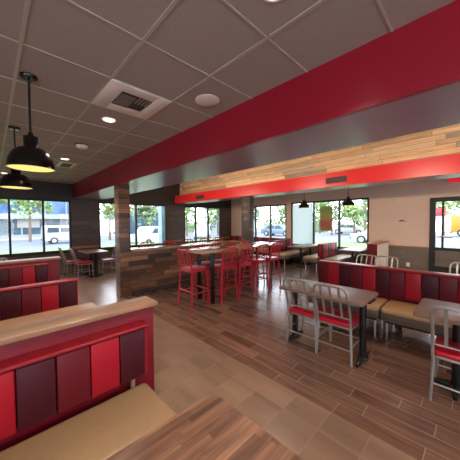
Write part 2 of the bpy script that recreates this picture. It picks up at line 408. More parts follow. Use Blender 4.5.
# ------------------------------------------------------------------ seating
def make_chair(kind):
    stool = kind == 'stool'
    fm = 'redmetal' if stool else 'steel'
    zs, zt = (.72, 1.09) if stool else (.45, .885)
    w, dp = (.19, .18) if stool else (.19, .19)
    sp = .035 if stool else .012
    lean = .07 if stool else .14
    t = thing('bar_stool' if stool else 'dining_chair', '', 'stool' if stool else 'chair')
    m = MB(); m.slab(-w-.01, -dp-.01, w+.01, dp+.02, zs-.035, zs+.012, .05, .014); m.build('seat', 'redseat', t)
    m = MB(); m.slab(-w-.005, -dp-.005, w+.005, dp+.012, zs-.06, zs-.036, .03, .003); m.build('seat_frame', fm, t)
    yb = lambda z: -dp-.005-lean*((z-zs)/(zt-zs))**1.3 if z > zs else -dp-.005
    # arched back frame, flowing into the rear posts
    P = []
    for z in (zs-.05, zs+.06, zs+.16, zt-.085): P.append((w, yb(z), z))
    for k in range(1, 7):
        a = k*PI/12; zz = zt-.085+.085*math.sin(a); P.append((w-.075+.075*math.cos(a), yb(zz), zz))
    P = P+[(-x, y_, z) for x, y_, z in reversed(P)]
    m = MB(); m.tube(P, .0155 if stool else .0135); m.build('back_frame', fm, t)
    zr = zs+.07
    m = MB(); m.tube([(-w, yb(zr), zr), (w, yb(zr), zr)], .010); m.build('back_rail', fm, t)
    for x in (-.1, 0, .1):
        m = MB()
        zz = [zr, (zr+zt)/2, zt-.005]
        for a, b in zip(zz, zz[1:]):
            pa, pb = Vector((x, yb(a), a)), Vector((x, yb(b), b)); dd = (pb-pa)
            rot = Matrix.Translation((pa+pb)/2) @ Matrix.Rotation(math.atan2(-dd.y, dd.z), 4, 'X')
            m.obox(rot, .026, .008, dd.length+.004)
        m.build('back_slat', fm, t)
    feet = {}
    for sx in (-1, 1):
        for sy in (-1, 1):
            top = Vector((sx*(w-.005), sy*(dp-.005), zs-.045)); ft = Vector((sx*(w+sp), sy*(dp+sp), 0))
            feet[sx, sy] = (top, ft)
            m = MB(); m.tube([top, ft], [.018, .0155] if stool else [.0155, .013]); m.build('leg', fm, t)
    def at(s, z):
        a, b = feet[s]; f = (a.z-z)/(a.z-b.z); return a+(b-a)*f
    zz = (.26, .30) if stool else (.20, .16)
    for q, (s0, s1) in enumerate((((-1, -1), (-1, 1)), ((1, -1), (1, 1)), ((-1, -1), (1, -1)), ((-1, 1), (1, 1)))):
        z = zz[0] if q < 2 else zz[1]
        m = MB(); m.tube([at(s0, z), at(s1, z)], .0105 if stool else .0085); m.build('stretcher', fm, t)
    return t
chair = make_chair('chair'); used = [0]
def put_chair(x, y, rz, label, group=None):
    place(chair, used[0], (x, y, 0), rz, label, group); used[0] = 1
FY, BY, FX, BX = 0, PI, -PI/2, PI/2   # facing +y, -y, +x, -x
put_chair(-1.575, 3.0, FY, 'metal chair with red seat at the left half of the long table beside the banquette')
put_chair(-1.165, 3.0, FY, 'metal chair with red seat at the right half of the long table beside the banquette')
put_chair(-.085, 2.97, FY, 'metal chair with red seat cut by the right edge, at the small square table')
put_chair(-1.66, 5.33, BY, 'pale metal chair back rising behind the banquette, first from its end')
put_chair(-1.30, 5.33, BY, 'pale metal chair back rising behind the banquette, second from its end')
put_chair(-.16, 5.33, BY, 'pale metal chair behind the banquette, in front of the entrance door')
put_chair(-8.72, 1.78, FY, 'metal chair with red seat nearest the big street window, beside the corner table')
put_chair(-8.2, 1.95, FY, 'metal chair with red seat on the booth side of the corner table, nearer the room')
put_chair(-8.3, 2.64, BY, 'metal chair with red seat at the corner table, on the pillar side facing the booths')
put_chair(-6.6, .05, FX, 'pale metal chair peeping over the farthest booth partition, at the photo edge')

stool = make_chair('stool'); used2 = [0]
def put_stool(x, y, rz, label, group):
    place(stool, used2[0], (x, y, 0), rz, label, group); used2[0] = 1
G1 = 'red stools around the high table'
put_stool(-3.92, 2.83, FY, 'red metal bar stool at the near end of the long high table', G1)
for i, yy in enumerate((3.36, 3.86, 4.40, 4.90)):
    put_stool(-3.66, yy, BX, 'red bar stool, %s from the near end on the room side of the high table' % ['first', 'second', 'third', 'fourth'][i], G1)
for i, yy in enumerate((3.30, 3.80, 4.33, 4.85)):
    put_stool(-4.13, yy, FX, 'red bar stool between high table and half wall, %s from the near end' % ['first', 'second', 'third', 'fourth'][i], G1)
for i, yy in enumerate((2.95, 3.60, 4.22, 4.87, 5.42)):
    put_stool(-5.88, yy, FX, 'bar stool with only its back showing behind the counter, %s from the near pillar' % ['first', 'second', 'third', 'fourth', 'fifth'][i], 'stools behind the counter')

# ------------------------------------------------------------------ tables
def table(name, label, cat, x0, y0, x1, y1, z, mat, cols, foot, group=None, r=.04, foot_dir='y'):
    """top with rounded corners on black columns, each with a cross or T foot"""
    cx, cy = (x0+x1)/2, (y0+y1)/2; hx, hy = (x1-x0)/2, (y1-y0)/2
    t = thing(name, label, cat, (cx, cy, 0), 0, group)
    m = MB(); m.slab(-hx, -hy, hx, hy, z-.035, z, r, .005); m.build('tabletop', mat, t)
    for px, py in cols:
        px -= cx; py -= cy
        m = MB(); m.tube([(px, py, .04), (px, py, z-.05)], .038, n=14); m.box(px-.1, py-.1, z-.05, px+.1, py+.1, z-.036); m.build('column', 'black', t)
        m = MB(); m.lathe([(0, .055), (.05, .055), (.06, .04), (.06, .03)], (px, py, 0), 14)
        dirs = [(0, 1), (0, -1)] if foot == 'T' else [(1, 0), (-1, 0), (0, 1), (0, -1)]
        for dx, dy in dirs:
            L = .2
            m.tube([(px, py, .035), (px+dx*L*.6, py+dy*L*.6, .03), (px+dx*L, py+dy*L, .014)], [.034, .03, .018], n=8)
        m.build('foot', 'black', t)
    return t
table('dining_table', 'long wood-topped table with two chairs in front of the banquette', 'table', -1.86, 2.70, -.83, 3.30, .75, 'topgrey', [(-1.78, 3.0), (-.92, 3.02)], 'T')
table('dining_table', 'small square table cut by the right edge, in front of the banquette', 'table', -.43, 2.79, .18, 3.41, .75, 'topgrey', [(-.13, 3.11)], 'X')
table('dining_table', 'long table mostly hidden behind the banquette, by two pale chair backs', 'table', -1.95, 4.72, -.9, 5.30, .75, 'topgrey', [(-1.8, 5.0), (-1.0, 5.0)], 'T')
table('dining_table', 'small bright-topped table behind the banquette, below the entrance door', 'table', -.50, 4.72, .12, 5.30, .75, 'topgrey', [(-.19, 5.0)], 'X')
table('dining_table', 'table beside the dark wall between the street windows, with red-seated chairs', 'table', -8.85, 1.95, -7.85, 2.55, .75, 'topgrey', [(-8.6, 2.25), (-8.1, 2.25)], 'X')
table('booth_table', 'butcher-block booth table cut by the bottom edge, nearest the camera', 'table', -.93, -.42, -.31, .78, .75, 'topwood', [(-.62, .45), (-.62, -.2)], 'X', r=.05)
table('booth_table', 'wood booth table showing just behind the capped red partition', 'table', -2.93, -.42, -2.32, .76, .75, 'capwood', [(-2.62, .3), (-2.62, -.2)], 'X')
table('booth_table', 'booth table under the farther black pendant lamp', 'table', -4.36, -.42, -3.84, .70, .75, 'capwood', [(-4.1, .3), (-4.1, -.2)], 'X')
table('booth_table', 'window booth table in front of the white film pane', 'table', -4.72, 7.42, -4.10, 8.86, .75, 'topgrey', [(-4.41, 7.8), (-4.41, 8.5)], 'X')
table('booth_table', 'window booth table between red bench back and cream half wall', 'table', -2.98, 7.5, -2.38, 8.86, .75, 'topgrey', [(-2.68, 7.8), (-2.68, 8.5)], 'X')
# high table with square post frame
t = thing('high_table', 'long high wood-topped table on black posts ringed by red stools', 'table', (-3.9, 4.05, 0))
m = MB(); m.slab(-.38, -1.32, .38, 1.32, 1.015, 1.055, .09, .006); m.build('tabletop', 'topbar', t)
for yy in (-.94, .96):
    for xx in (-.2, .22):
        m = MB(); m.box(xx-.03, yy-.03, 0, xx+.03, yy+.03, 1.0, bev=.004); m.box(xx-.05, yy-.05, 0, xx+.05, yy+.05, .012); m.build('leg', 'black', t)
    m = MB(); m.box(-.2, yy-.02, .975, .22, yy+.02, 1.014); m.box(-.17, yy-.02, .27, .19, yy+.02, .31); m.build('crossbar', 'black', t)
m = MB(); m.box(-.01, -.92, .27, .03, .94, .31); m.build('foot_rail', 'black', t)

# ------------------------------------------------------------------ upholstery
def cushion_row(parent, face, a0, a1, n, z0, z1, base, thick, pat, dirn):
    """n upright cushions between a0 and a1 along the bench; face 'x' or 'y': cushions stand on the plane coord=base, thickness in dirn"""
    w = (a1-a0)/n
    for i in range(n):
        p, q = a0+i*w+.002, a0+(i+1)*w-.002
        m = MB(); b0, b1 = sorted((base, base+dirn*thick))
        if face == 'x': m.box(b0, p, z0, b1, q, z1, bev=.010, seg=3)
        else: m.box(p, b0, z0, q, b1, z1, bev=.010, seg=3)
        c = pat[i % len(pat)]
        o = m.build('back_cushion', c, parent); o['label'] = {'crimson': 'bright crimson cushion', 'maroon': 'maroon cushion', 'plum': 'dark plum cushion'}[c]
# near booth: capped partition
t = thing('booth_partition', 'red booth partition with wood cap, nearest the camera', 'partition', (-1.8, -.3, 0))
m = MB(); m.box(-.10, -1.6, 0, .06, 1.175, .970, bev=.003); m.build('panel', 'redlam', t)
m = MB(); m.box(-.115, -1.62, .971, .085, 1.20, 1.0, bev=.003); m.build('wood_cap', 'capwood', t)
# near booth bench facing +x
def booth_bench(label, X, y0, y1, zback, bx, ncush, pat, cyc0=0, seat='tan', back=True, d=1, group=None, loww=False):
    """bench along y whose backrest stands at x=X (back face) and faces d along x"""
    t = thing('booth_bench', label, 'bench', (X, (y0+y1)/2, 0), 0, group)
    h = (y1-y0)/2
    xs = lambda a: a*d
    def bx_(m, a, p, za, b, q, zb, **k): a, b = sorted((xs(a), xs(b))); return m.box(a, p, za, b, q, zb, **k)
    m = MB(); bx_(m, .04, -h, .31, .60, h, .45, bev=.035, seg=3); m.build('seat', seat, t)
    m = MB(); bx_(m, .05, -h+.03, .27, .57, h-.03, .312); m.build('seat_base', 'black', t)
    for yy in (-h+.06, h-.06):
        for xx in (.1, .52):
            m = MB(); m.tube([(xs(xx), yy, .28), (xs(xx), yy, 0)], .016); m.build('leg', 'chrome', t)
    if back:
        m = MB(); bx_(m, 0, -h, .52, .045, h, zback-.012); m.build('backrest', 'redlam', t)
        m = MB(); bx_(m, -.005, -h-.002, zback-.02, .108, h+.002, zback+.006, bev=.011, seg=3); m.build('top_rail', 'piping', t)
        m = MB(); m.tube([(xs(.075), -h+.012, .52), (xs(.075), -h+.012, zback-.02), (xs(.075), h-.012, zback-.02), (xs(.075), h-.012, .52)], .014); m.build('piping', 'piping', t)
        cushion_row(t, 'x', -h+.025, h-.025, ncush, .525, zback-.022, .04*d, .06*d/abs(d), pat, 1 if d > 0 else -1) if d > 0 else cushion_row(t, 'x', -h+.025, h-.025, ncush, .50, zback-.025, -.04, .06, pat, -1)
        for yy in (-h+.15, h-.10):
            m = MB(); m.box(.048, yy-.013, .40, .064, yy+.013, .56); m.build('bracket', 'chrome', t)
    return t
PAT = ['maroon', 'crimson', 'plum']
booth_bench('tan booth bench with striped red backrest against the nearest capped partition', -1.74, -.99, .785, .88, 0, 10, ['plum', 'maroon', 'crimson', ] if False else ['plum', 'maroon', 'crimson'])
booth_bench('booth bench with low padded striped red back between the two lamps', -3.53, -.99, .75, .915, 0, 10, ['plum', 'maroon', 'crimson'])
t = thing('booth_partition', 'red booth partition with pale wood cap, farther one under the street window', 'partition', (-5.3, -.3, 0))
m = MB(); m.box(-.10, -1.6, 0, .09, 1.16, .965, bev=.003); m.build('panel', 'redlam', t)
m = MB(); m.box(-.115, -1.62, .966, .115, 1.185, 1.0, bev=.004); m.build('wood_cap', 'capwood', t)
booth_bench('booth bench with striped red back against the farther capped partition', -5.21, -.99, .70, .92, 0, 10, ['plum', 'maroon', 'crimson'])

# banquette on the right
t = thing('banquette_back', 'long upholstered red banquette back with striped cushions', 'banquette', (-.2, 4.28, 0))
m = MB(); m.box(-1.82, -.035, .09, 1.69, .04, .885, bev=.003); m.build('panel', 'redlam', t)
for xx in (-1.75, -.6, .6, 1.6):
    m = MB(); m.box(xx-.03, -.02, 0, xx+.03, .02, .10); m.build('foot', 'black', t)
m = MB(); m.box(-1.83, -.135, .875, 1.70, .045, .905, bev=.012); m.build('top_rail', 'piping', t)
cushion_row(t, 'y', -1.81, 1.67, 19, .50, .875, -.035, .09, PAT, -1)
def bench(label, x0, x1, y0, y1, mat):
    t = thing('upholstered_bench', label, 'bench', ((x0+x1)/2, (y0+y1)/2, 0)); hx, hy = (x1-x0)/2, (y1-y0)/2
    m = MB(); m.box(-hx, -hy, .37, hx, hy, .45, bev=.028, seg=3); m.build('seat', mat, t)
    m = MB(); m.box(-hx+.004, -hy+.004, .27, hx-.004, hy-.004, .40, bev=.012); m.build('shade_skirt', 'seatshade', t)  # band below the cushion, shade painted in by its darker colour
    m = MB(); m.box(-hx+.04, -hy+.04, .24, hx-.04, hy-.02, .275); m.build('seat_base', 'black', t)
    for sx in (-1, 1):
        for sy in (-1, 1):
            m = MB(); m.tube([(sx*(hx-.06), sy*(hy-.07), .26), (sx*(hx-.06), sy*(hy-.07), 0)], .014); m.build('leg', 'chrome', t)
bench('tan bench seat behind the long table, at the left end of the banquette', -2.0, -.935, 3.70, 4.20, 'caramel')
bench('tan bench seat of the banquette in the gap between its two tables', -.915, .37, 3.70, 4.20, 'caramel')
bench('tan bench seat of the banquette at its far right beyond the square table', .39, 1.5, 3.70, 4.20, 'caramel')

# window booths along the far wall
t = thing('booth_divider', 'striped red bench back standing end-on between the two window booths', 'booth back', (-3.53, 8.12, 0))
m = MB(); m.box(-.03, -.68, 0, .03, .42, .885, bev=.003); m.build('panel', 'redlam', t)
cushion_row(t, 'x', -.68, .41, 6, .48, .89, .03, .06, PAT, 1); cushion_row(t, 'x', -.68, .41, 6, .48, .89, -.03, .06, PAT, -1)
bench2 = lambda *a: bench(*a)
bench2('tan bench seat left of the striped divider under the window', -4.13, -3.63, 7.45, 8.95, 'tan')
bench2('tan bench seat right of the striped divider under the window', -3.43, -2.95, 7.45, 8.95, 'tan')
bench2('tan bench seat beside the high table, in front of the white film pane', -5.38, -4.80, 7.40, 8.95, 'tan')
t = thing('booth_divider', 'striped red bench back beside the beige strip of wall between far windows', 'booth back', (-5.47, 8.12, 0))
m = MB(); m.box(-.03, -.72, 0, .03, .75, .885, bev=.003); m.build('panel', 'redlam', t)
cushion_row(t, 'x', -.72, .74, 8, .48, .89, .03, .06, PAT, 1)
t = thing('wall_banquette', 'red striped banquette along the far wall under the paired window', 'banquette', (-7.3, 8.98, 0))
m = MB(); m.box(-1.8, .0, 0, 1.75, .08, .885, bev=.003); m.build('panel', 'redlam', t)
cushion_row(t, 'y', -1.8, 1.75, 19, .48, .90, 0, .07, PAT, -1)
m = MB(); m.box(-1.8, -.60, .28, 1.75, -.075, .45, bev=.03); m.build('seat', 'tan', t)
m = MB(); m.box(-1.75, -.55, 0, 1.7, -.1, .285); m.build('seat_base', 'black', t)
t = thing('half_wall', 'cream half wall with dark red end and brown cap beside the door wall', 'half wall', (-2.17, 8.45, 0))
m = MB(); m.box(-.13, -.60, 0, .13, .63, .93); m.build('panel', 'cream', t)
m = MB(); m.box(-.132, -.615, 0, .132, -.601, .93); m.build('end_panel', 'maroon', t)
m = MB(); m.box(-.15, -.63, .931, .15, .64, .965, bev=.005); m.build('wood_cap', 'railwood', t)

# ------------------------------------------------------------------ lamps and fittings
def pendant(label, x, y, zrim, R, hts, lamp=True):
    t = thing('pendant_lamp', label, 'lamp', (x, y, 0))
    m = MB(); m.lathe([(0, ZC-.035), (.05, ZC-.03), (.062, ZC-.012), (.062, ZC)], n=20); m.build('canopy', 'blackgloss', t)
    zt = zrim+hts
    m = MB(); m.tube([(0, 0, ZC-.03), (0, 0, zt+.1)], .009, n=6); m.build('cord', 'black', t)
    m = MB(); m.lathe([(0, zt+.12), (R*.1, zt+.12), (R*.13, zt+.09), (R*.3, zt+.085), (R*.3, zt-.005), (R*.36, zt-.02)], n=20); m.build('socket', 'blackgloss', t)
    prof = []
    for k in range(11):
        a = k/10*PI/2
        prof.append((R*(.34+.62*math.sin(a)**1.05), zrim+.012+(hts-.02)*(1-(1-math.cos(a))**1.0)))
    out = prof+[(R, zrim+.006), (R, zrim), (R*.985, zrim)]
    inn = [(max(r-.006, 0), z-.006) for r, z in reversed(prof)]
    m = MB(); m.lathe(out+inn, n=36); m.build('lamp_shade', 'blackgloss', t)
    m = MB(); m.lathe([(R*.965, zrim+.006), (R*.5, zrim+.004), (0, zrim+.004)], n=36); m.build('diffuser', 'lamp', t)
    if lamp:
        L = bpy.data.lights.new('pendant_light', 'SPOT'); L.energy = lamp; L.color = (1, .8, .5); L.spot_size = 2.6; L.spot_blend = .6; L.shadow_soft_size = .12
        o = bpy.data.objects.new('pendant_light', L); C.objects.link(o); o.location = (x, y, zrim-.03)
    return t
pendant('black dome pendant lamp with glowing underside, nearest the camera', -2.72, .27, 2.07, .172, .19, 14)
pendant('black dome pendant lamp hanging second, lower and farther left', -4.28, .26, 2.07, .172, .19, 14)
pendant('small black pendant lamp in front of the white film pane', -4.45, 8.1, 2.09, .19, .18, 10)
pendant('small black pendant lamp over the window booth beside the beige wall', -2.93, 8.1, 2.09, .19, .18, 10)
def can(label, x, y, w=20, z=ZC):
    t = thing('can_light', label, 'ceiling light', (x, y, 0))
    m = MB(); m.lathe([(.085, z), (.085, z-.006), (.07, z-.008), (.064, z-.002)], n=28); m.build('trim_ring', 'plastic', t)
    m = MB(); m.lathe([(.066, z-.003), (0, z-.003)], n=28); m.build('lens', 'canlens', t)
    L = bpy.data.lights.new('can_light_beam', 'SPOT'); L.energy = w; L.color = (1, .86, .72); L.spot_size = 2.3; L.spot_blend = .8; L.shadow_soft_size = .06
    o = bpy.data.objects.new('can_light_beam', L); C.objects.link(o); o.location = (x, y, z-.02)
    return t
W = 150
can('round recessed ceiling light just below the square air vent', -3.19, 1.07, W)
can('round recessed ceiling light past the smoke detector, farther down the row', -5.71, 1.08, W)
can('round recessed ceiling light farthest away, above the street window', -8.3, .29, W)
can('round recessed ceiling light cut by the top edge of the photo', -.80, 1.13, W)
can('added recessed fill light over the booths behind the camera', -2.6, -1.9, W)  # unseen cans from here down are added to raise the light level
can('added recessed fill light at the left behind the camera', -6.0, -1.9, W)
can('added recessed fill light right of the camera near the beam', 1.6, 1.13, W)
can('added recessed fill light over the aisle behind the camera', 0.6, -1.9, W)
can('added recessed fill light far right behind the camera', 3.1, -1.0, W)
for x, y, z, lab in ((-6.6, 4.3, 3.5, 'at the left'), (-3.0, 4.3, 3.5, 'over the high table'), (.4, 4.3, 3.5, 'over the banquette'), (3.0, 4.3, 3.5, 'at the right')):  # cans added out of sight in the cove as fill light
    can('added recessed fill light up inside the wood cove, '+lab, x, y, 50, z)
for x, lab in ((-6.6, 'left'), (-1.3, 'door'), (1.8, 'right')):  # more added cans, hidden by the far beam, to brighten the back
    can('added recessed fill light behind the far red beam, %s end' % lab, x, 7.4, 60)
# square air diffuser
t = thing('air_vent', 'large square white ceiling air vent with dark louvres', 'vent', (-2.563, 1.085, ZC))
m = MB()
for a in ((-.30, -.295, .30, -.155), (-.30, .155, .30, .295), (-.30, -.155, -.14, .155), (.17, -.155, .30, .155)): m.box(a[0], a[1], -.014, a[2], a[3], -.0065, bev=.002)
m.build('frame', 'plastic', t)
m = MB(); m.box(-.14, -.155, -.011, .17, .155, -.0065); m.build('backing', 'grille', t)
for i in range(7):
    m = MB(); m.box(-.135+.04*i, -.15, -.019, -.122+.04*i, .0, -.012); m.build('slat', 'ventslat', t)
for i in range(4):
    m = MB(); m.box(.02, .02+.034*i, -.019, .165, .034+.034*i, -.012); m.build('slat', 'steel', t)
t = thing('air_vent', 'smaller far ceiling air vent near the street window', 'vent', (-6.25, 1.2, ZC))
m = MB(); m.box(-.28, -.15, -.014, .28, .15, -.0065, bev=.002); m.build('frame', 'plastic', t)
m = MB(); m.box(-.2, -.09, -.018, .2, .09, -.0141); m.build('grille', 'grille', t)
t = thing('ceiling_speaker', 'round flat white ceiling speaker beside the red beam', 'speaker', (-1.986, 1.63, ZC))
m = MB(); m.lathe([(.125, -.0065), (.125, -.014), (.115, -.018), (0, -.018)], n=32); m.build('grille', 'plastic', t)
t = thing('smoke_detector', 'small white smoke detector under the ceiling', 'detector', (-4.5, 1.085, ZC))
m = MB(); m.lathe([(.085, 0), (.085, -.035), (.06, -.06), (0, -.065)], n=20); m.build('body', 'plastic', t)
m = MB(); m.lathe([(.088, -.001), (.1, -.001), (.1, -.012), (.085, -.014)], n=20); m.build('base', 'grille', t)
# spot fittings at the edge of the near beam, lighting the wood cove
for x, lab in ((-7.0, 'tiny spotlight on the beam edge farthest down the wood cove'), (-4.03, 'tiny spotlight on the beam edge at the left half of the wood cove'), (-1.0, 'tiny spotlight on the beam edge at the middle of the wood cove'), (2.0, 'tiny spotlight on the beam edge beyond the right of the photo')):
    t = thing('cove_spotlight', lab, 'spotlight', (x, 2.84, 2.46), group='spotlights along the beam edge')
    m = MB(); m.tube([(0, 0, .03), (0, .07, .0)], [.03, .042], n=16, cap=True); m.build('housing', 'plastic', t)
    m = MB(); m.tube([(0, .071, 0), (0, .074, -.001)], .035, n=16); m.build('lens', 'canlens', t)
    L = bpy.data.lights.new('cove_spot_beam', 'SPOT'); L.energy = 230; L.color = (1, .80, .58); L.spot_size = 2.2; L.spot_blend = .9; L.shadow_soft_size = .05
    o = bpy.data.objects.new('cove_spot_beam', L); C.objects.link(o); o.location = (x, 2.96, 2.46)
    d = Vector((0, 2.9, .5)); o.rotation_euler = d.to_track_quat('-Z', 'Y').to_euler()
m = MB(); m.box(XL+.1, 5.83, 2.472, XE-.1, 5.86, 2.485); tag(m.build('led_strip', 'led'), 'warm light strip in the trough above the far red beam', 'light strip')
for x0, x1, lab in ((-2.57, -2.09, 'dark grille in the far red beam above the window booths'), (-7.68, -7.2, 'dark grille in the far red beam near its left end')):
    t = thing('beam_grille', lab, 'vent', ((x0+x1)/2, 5.70, 2.555)); h = (x1-x0)/2
    m = MB(); m.box(-h, -.012, -.07, h, -.0005, .07, bev=.003); m.build('frame', 'grille', t)
    for k in range(4):
        m = MB(); m.box(-h+.02, -.018, -.055+.03*k, h-.02, -.0121, -.043+.03*k); m.build('slat', 'grille', t)
t = thing('exit_sign', 'red lit sign box high above the entrance door', 'sign', (-.3, 8.95, 2.68))
m = MB(); m.box(-.33, -.025, -.04, .3, .02, .05, bev=.004); m.build('housing', 'exitred', t)
m = MB(); m.box(-.05, -.02, .051, .05, .02, .18); m.build('bracket', 'plastic', t)
t = thing('wall_plate', 'small grey plaque on the beige wall between window and door', 'plaque', (-1.66, YR, 1.61))
m = MB(); m.box(-.115, -.012, -.03, .115, 0, .03, bev=.003); m.build('plate', 'steel', t)
m = MB(); m.box(-.09, -.015, -.012, .03, -.0121, .012); m.build('label_strip', 'grille', t)
t = thing('wall_outlet', 'white electrical outlet low on the brown wainscot', 'outlet', (-1.53, YR, .27))
m = MB(); m.box(-.045, -.012, -.06, .045, 0, .06, bev=.004); m.build('plate', 'plastic', t)
m = MB(); m.box(-.02, -.014, .008, .02, -.0121, .04); m.box(-.02, -.014, -.04, .02, -.0121, -.008); m.build('socket', 'plastic', t)
# things in the windows
m = MB(); m.box(-.23, 0, 0, .23, .008, .92); tag(m.build('window_poster', 'poster', loc=(-4.1, YR+.015, 1.25)), 'printed yellow and red poster in the far window', 'poster')
m = MB(); m.box(-5.53, YR+.012, .69, -4.64, YR+.02, 2.32); tag(m.build('window_film', 'whitefilm'), 'plain white film covering the pane left of the poster', 'window film')

# ------------------------------------------------------------------ outside
ZG = -.12
def ext(name, mat, *b): return boxs(name, mat, *b)
ZT2 = -.62
ext('lawn', 'grass', -20, -24, -.3, XL-.15, 9.4, ZG)
ext('lawn_far', 'grass', -20, 9.4, -.3, 30, 21, ZG)
ext('street', 'asphalt', -42, -40, -.8, -20, 70, ZT2)
ext('street_far', 'asphalt', -20, 21, -.8, 40, 40, -.22)
ext('kerb', 'concrete', -60, -40, -.8, -42, 70, ZT2+.15)
ext('kerb_far', 'concrete', -42, 40, -.8, 60, 60, ZT2+.15)
# building across the street
t = thing('office_building', 'blue-glazed building across the street seen through the left window', 'building', (-47, 4, -.5))
m = MB(); m.box(-6, -24, -.1, 0, 9, 9.5); m.build('wall', 'facade', t)
for k in range(11):
    y0 = -23+2.8*k
    m = MB(); m.box(0, y0, 3.6, .06, y0+2.6, 7.6); m.build('window', 'blueglass', t)
    m = MB(); m.box(0, y0, .5, .06, y0+2.6, 2.7); m.build('window', 'tealglass', t)
m = MB(); m.box(0, -24, 2.8, .9, 9, 3.4); m.build('canopy', 'facade', t)
m = MB(); m.box(.07, -1.2, 1.5, .12, 1.4, 3.9); m.build('sign_panel', 'concrete', t)
t = thing('shop_building', 'pale building with blue front beyond the lawn, left of the near pillar', 'building', (-44, 21, -.5))
m = MB(); m.box(-6, -4, -.1, 0, 5, 3.6); m.build('wall', 'blueglass', t)
m = MB(); m.prism([(-4.4, 3.6), (5.4, 3.6), (.5, 5.4)], -6.2, .4, axis='x'); m.build('roof', 'concrete', t)
for k in range(3):
    m = MB(); m.box(0, -3.4+2.8*k, .3, .06, -1.2+2.8*k, 2.6); m.build('window', 'tealglass', t)
t = thing('white_building', 'low white building beyond the parked vehicles, seen between window mullions', 'building', (-42, 42, -.5))
m = MB(); m.box(-4, -4, -.1, 4, 4, 3.2); m.build('wall', 'facade', t)
m = MB(); m.box(-4.3, -4.3, 3.2, 4.3, 4.3, 3.6); m.build('roof', 'concrete', t)
for k in range(3):
    m = MB(); m.box(-3.4+2.5*k, -4.06, .8, -1.8+2.5*k, -4, 2.2); m.build('window', 'tealglass', t)
def vehicle(name, label, cat, x, y, rz, L, prof_body, glass, paint, wheel_x, wr=.34, w=.9, z=-.62):
    """side profile in (x along length, z), extruded across the width"""
    t = thing(name, label, cat, (x, y, z), rz)
    m = MB(); m.prism(prof_body, -w, w, axis='y', bev=.05); m.build('body', paint, t)
    for q in glass:
        m = MB(); m.prism(q, -w-.012, w+.012, axis='y'); m.build('window', 'carglass', t)
    for xx in wheel_x:
        for s in (-1, 1):
            m = MB(); m.tube([(xx, s*(w-.2), wr), (xx, s*(w+.03), wr)], wr, n=20); wo = m.build('wheel', 'tyre', t)
            m = MB(); m.tube([(xx, s*(w+.028), wr), (xx, s*(w+.05), wr)], wr*.62, n=16); m.build('hubcap', 'steel', wo)
    m = MB(); m.box(-L/2-.06, -w+.05, .35, -L/2+.1, w-.05, .6, bev=.03); m.box(L/2-.1, -w+.05, .35, L/2+.06, w-.05, .6, bev=.03); m.build('bumper', 'cargrey', t)
    return t
van_p = [(-2.5, .35), (2.5, .35), (2.55, .95), (1.75, 1.15), (1.1, 1.95), (-2.45, 2.0), (-2.55, 1.2)]
van_g = [[(-2.2, 1.22), (-1.15, 1.22), (-1.15, 1.78), (-2.15, 1.78)], [(-1.0, 1.22), (.05, 1.22), (.05, 1.78), (-1.0, 1.78)], [(.2, 1.22), (1.4, 1.22), (1.0, 1.78), (.2, 1.78)]]
vehicle('van', 'white van on the street through the left window', 'van', -33, 6.5, PI/2, 5, van_p, van_g, 'vanwhite', (-1.6, 1.65), .36)
car_p = [(-2.2, .3), (2.2, .3), (2.25, .75), (1.3, .92), (.6, 1.42), (-1.1, 1.45), (-1.9, .98), (-2.25, .9)]
car_g = [[(-1.5, .96), (-.25, .96), (-.25, 1.36), (-1.0, 1.36)], [(-.1, .96), (1.0, .96), (.5, 1.34), (-.1, 1.36)]]
pk_p = [(-2.7, .45), (2.7, .45), (2.75, 1.1), (1.6, 1.2), (1.0, 1.85), (-.5, 1.88), (-.6, 1.22), (-2.7, 1.2)]
pk_g = [[(-.35, 1.25), (.35, 1.25), (.35, 1.72), (-.35, 1.72)], [(.48, 1.25), (1.3, 1.25), (.9, 1.72), (.48, 1.72)]]
vehicle('pickup_truck', 'white pickup truck parked outside the window above the half wall', 'truck', -21.8, 11.2, -PI/2+.35, 5.4, pk_p, pk_g, 'vanwhite', (-1.75, 1.7), .4)
vehicle('van', 'white van seen head-on through the window behind the high table', 'van', -24.5, 19.2, -.75, 5, van_p, van_g, 'vanwhite', (-1.6, 1.65), .36)
vehicle('car', 'silver blue car through the paired far window', 'car', -18.4, 27, .1, 4.5, car_p, car_g, 'carblue', (-1.4, 1.4), z=-.22)
vehicle('car', 'light car with dark wheel beside the window booth wall edge', 'car', -5.35, 22.4, PI, 4.5, car_p, car_g, 'vanwhite', (-1.4, 1.4), z=-.22)
vehicle('car', 'small pale car on the far street between poster and beige wall', 'car', -13.2, 37, .1, 4.5, car_p, car_g, 'vanwhite', (-1.4, 1.4), z=-.22)
vehicle('truck', 'yellow truck outside the glass entrance door', 'truck', .3, 39, 0, 5.4, [(-2.7, .45), (2.7, .45), (2.75, 1.3), (2.2, 2.4), (-2.7, 2.4)], [[(.6, 1.5), (2.0, 1.5), (1.8, 2.1), (.6, 2.1)]], 'yellow', (-1.75, 1.7), .42, z=-.22)
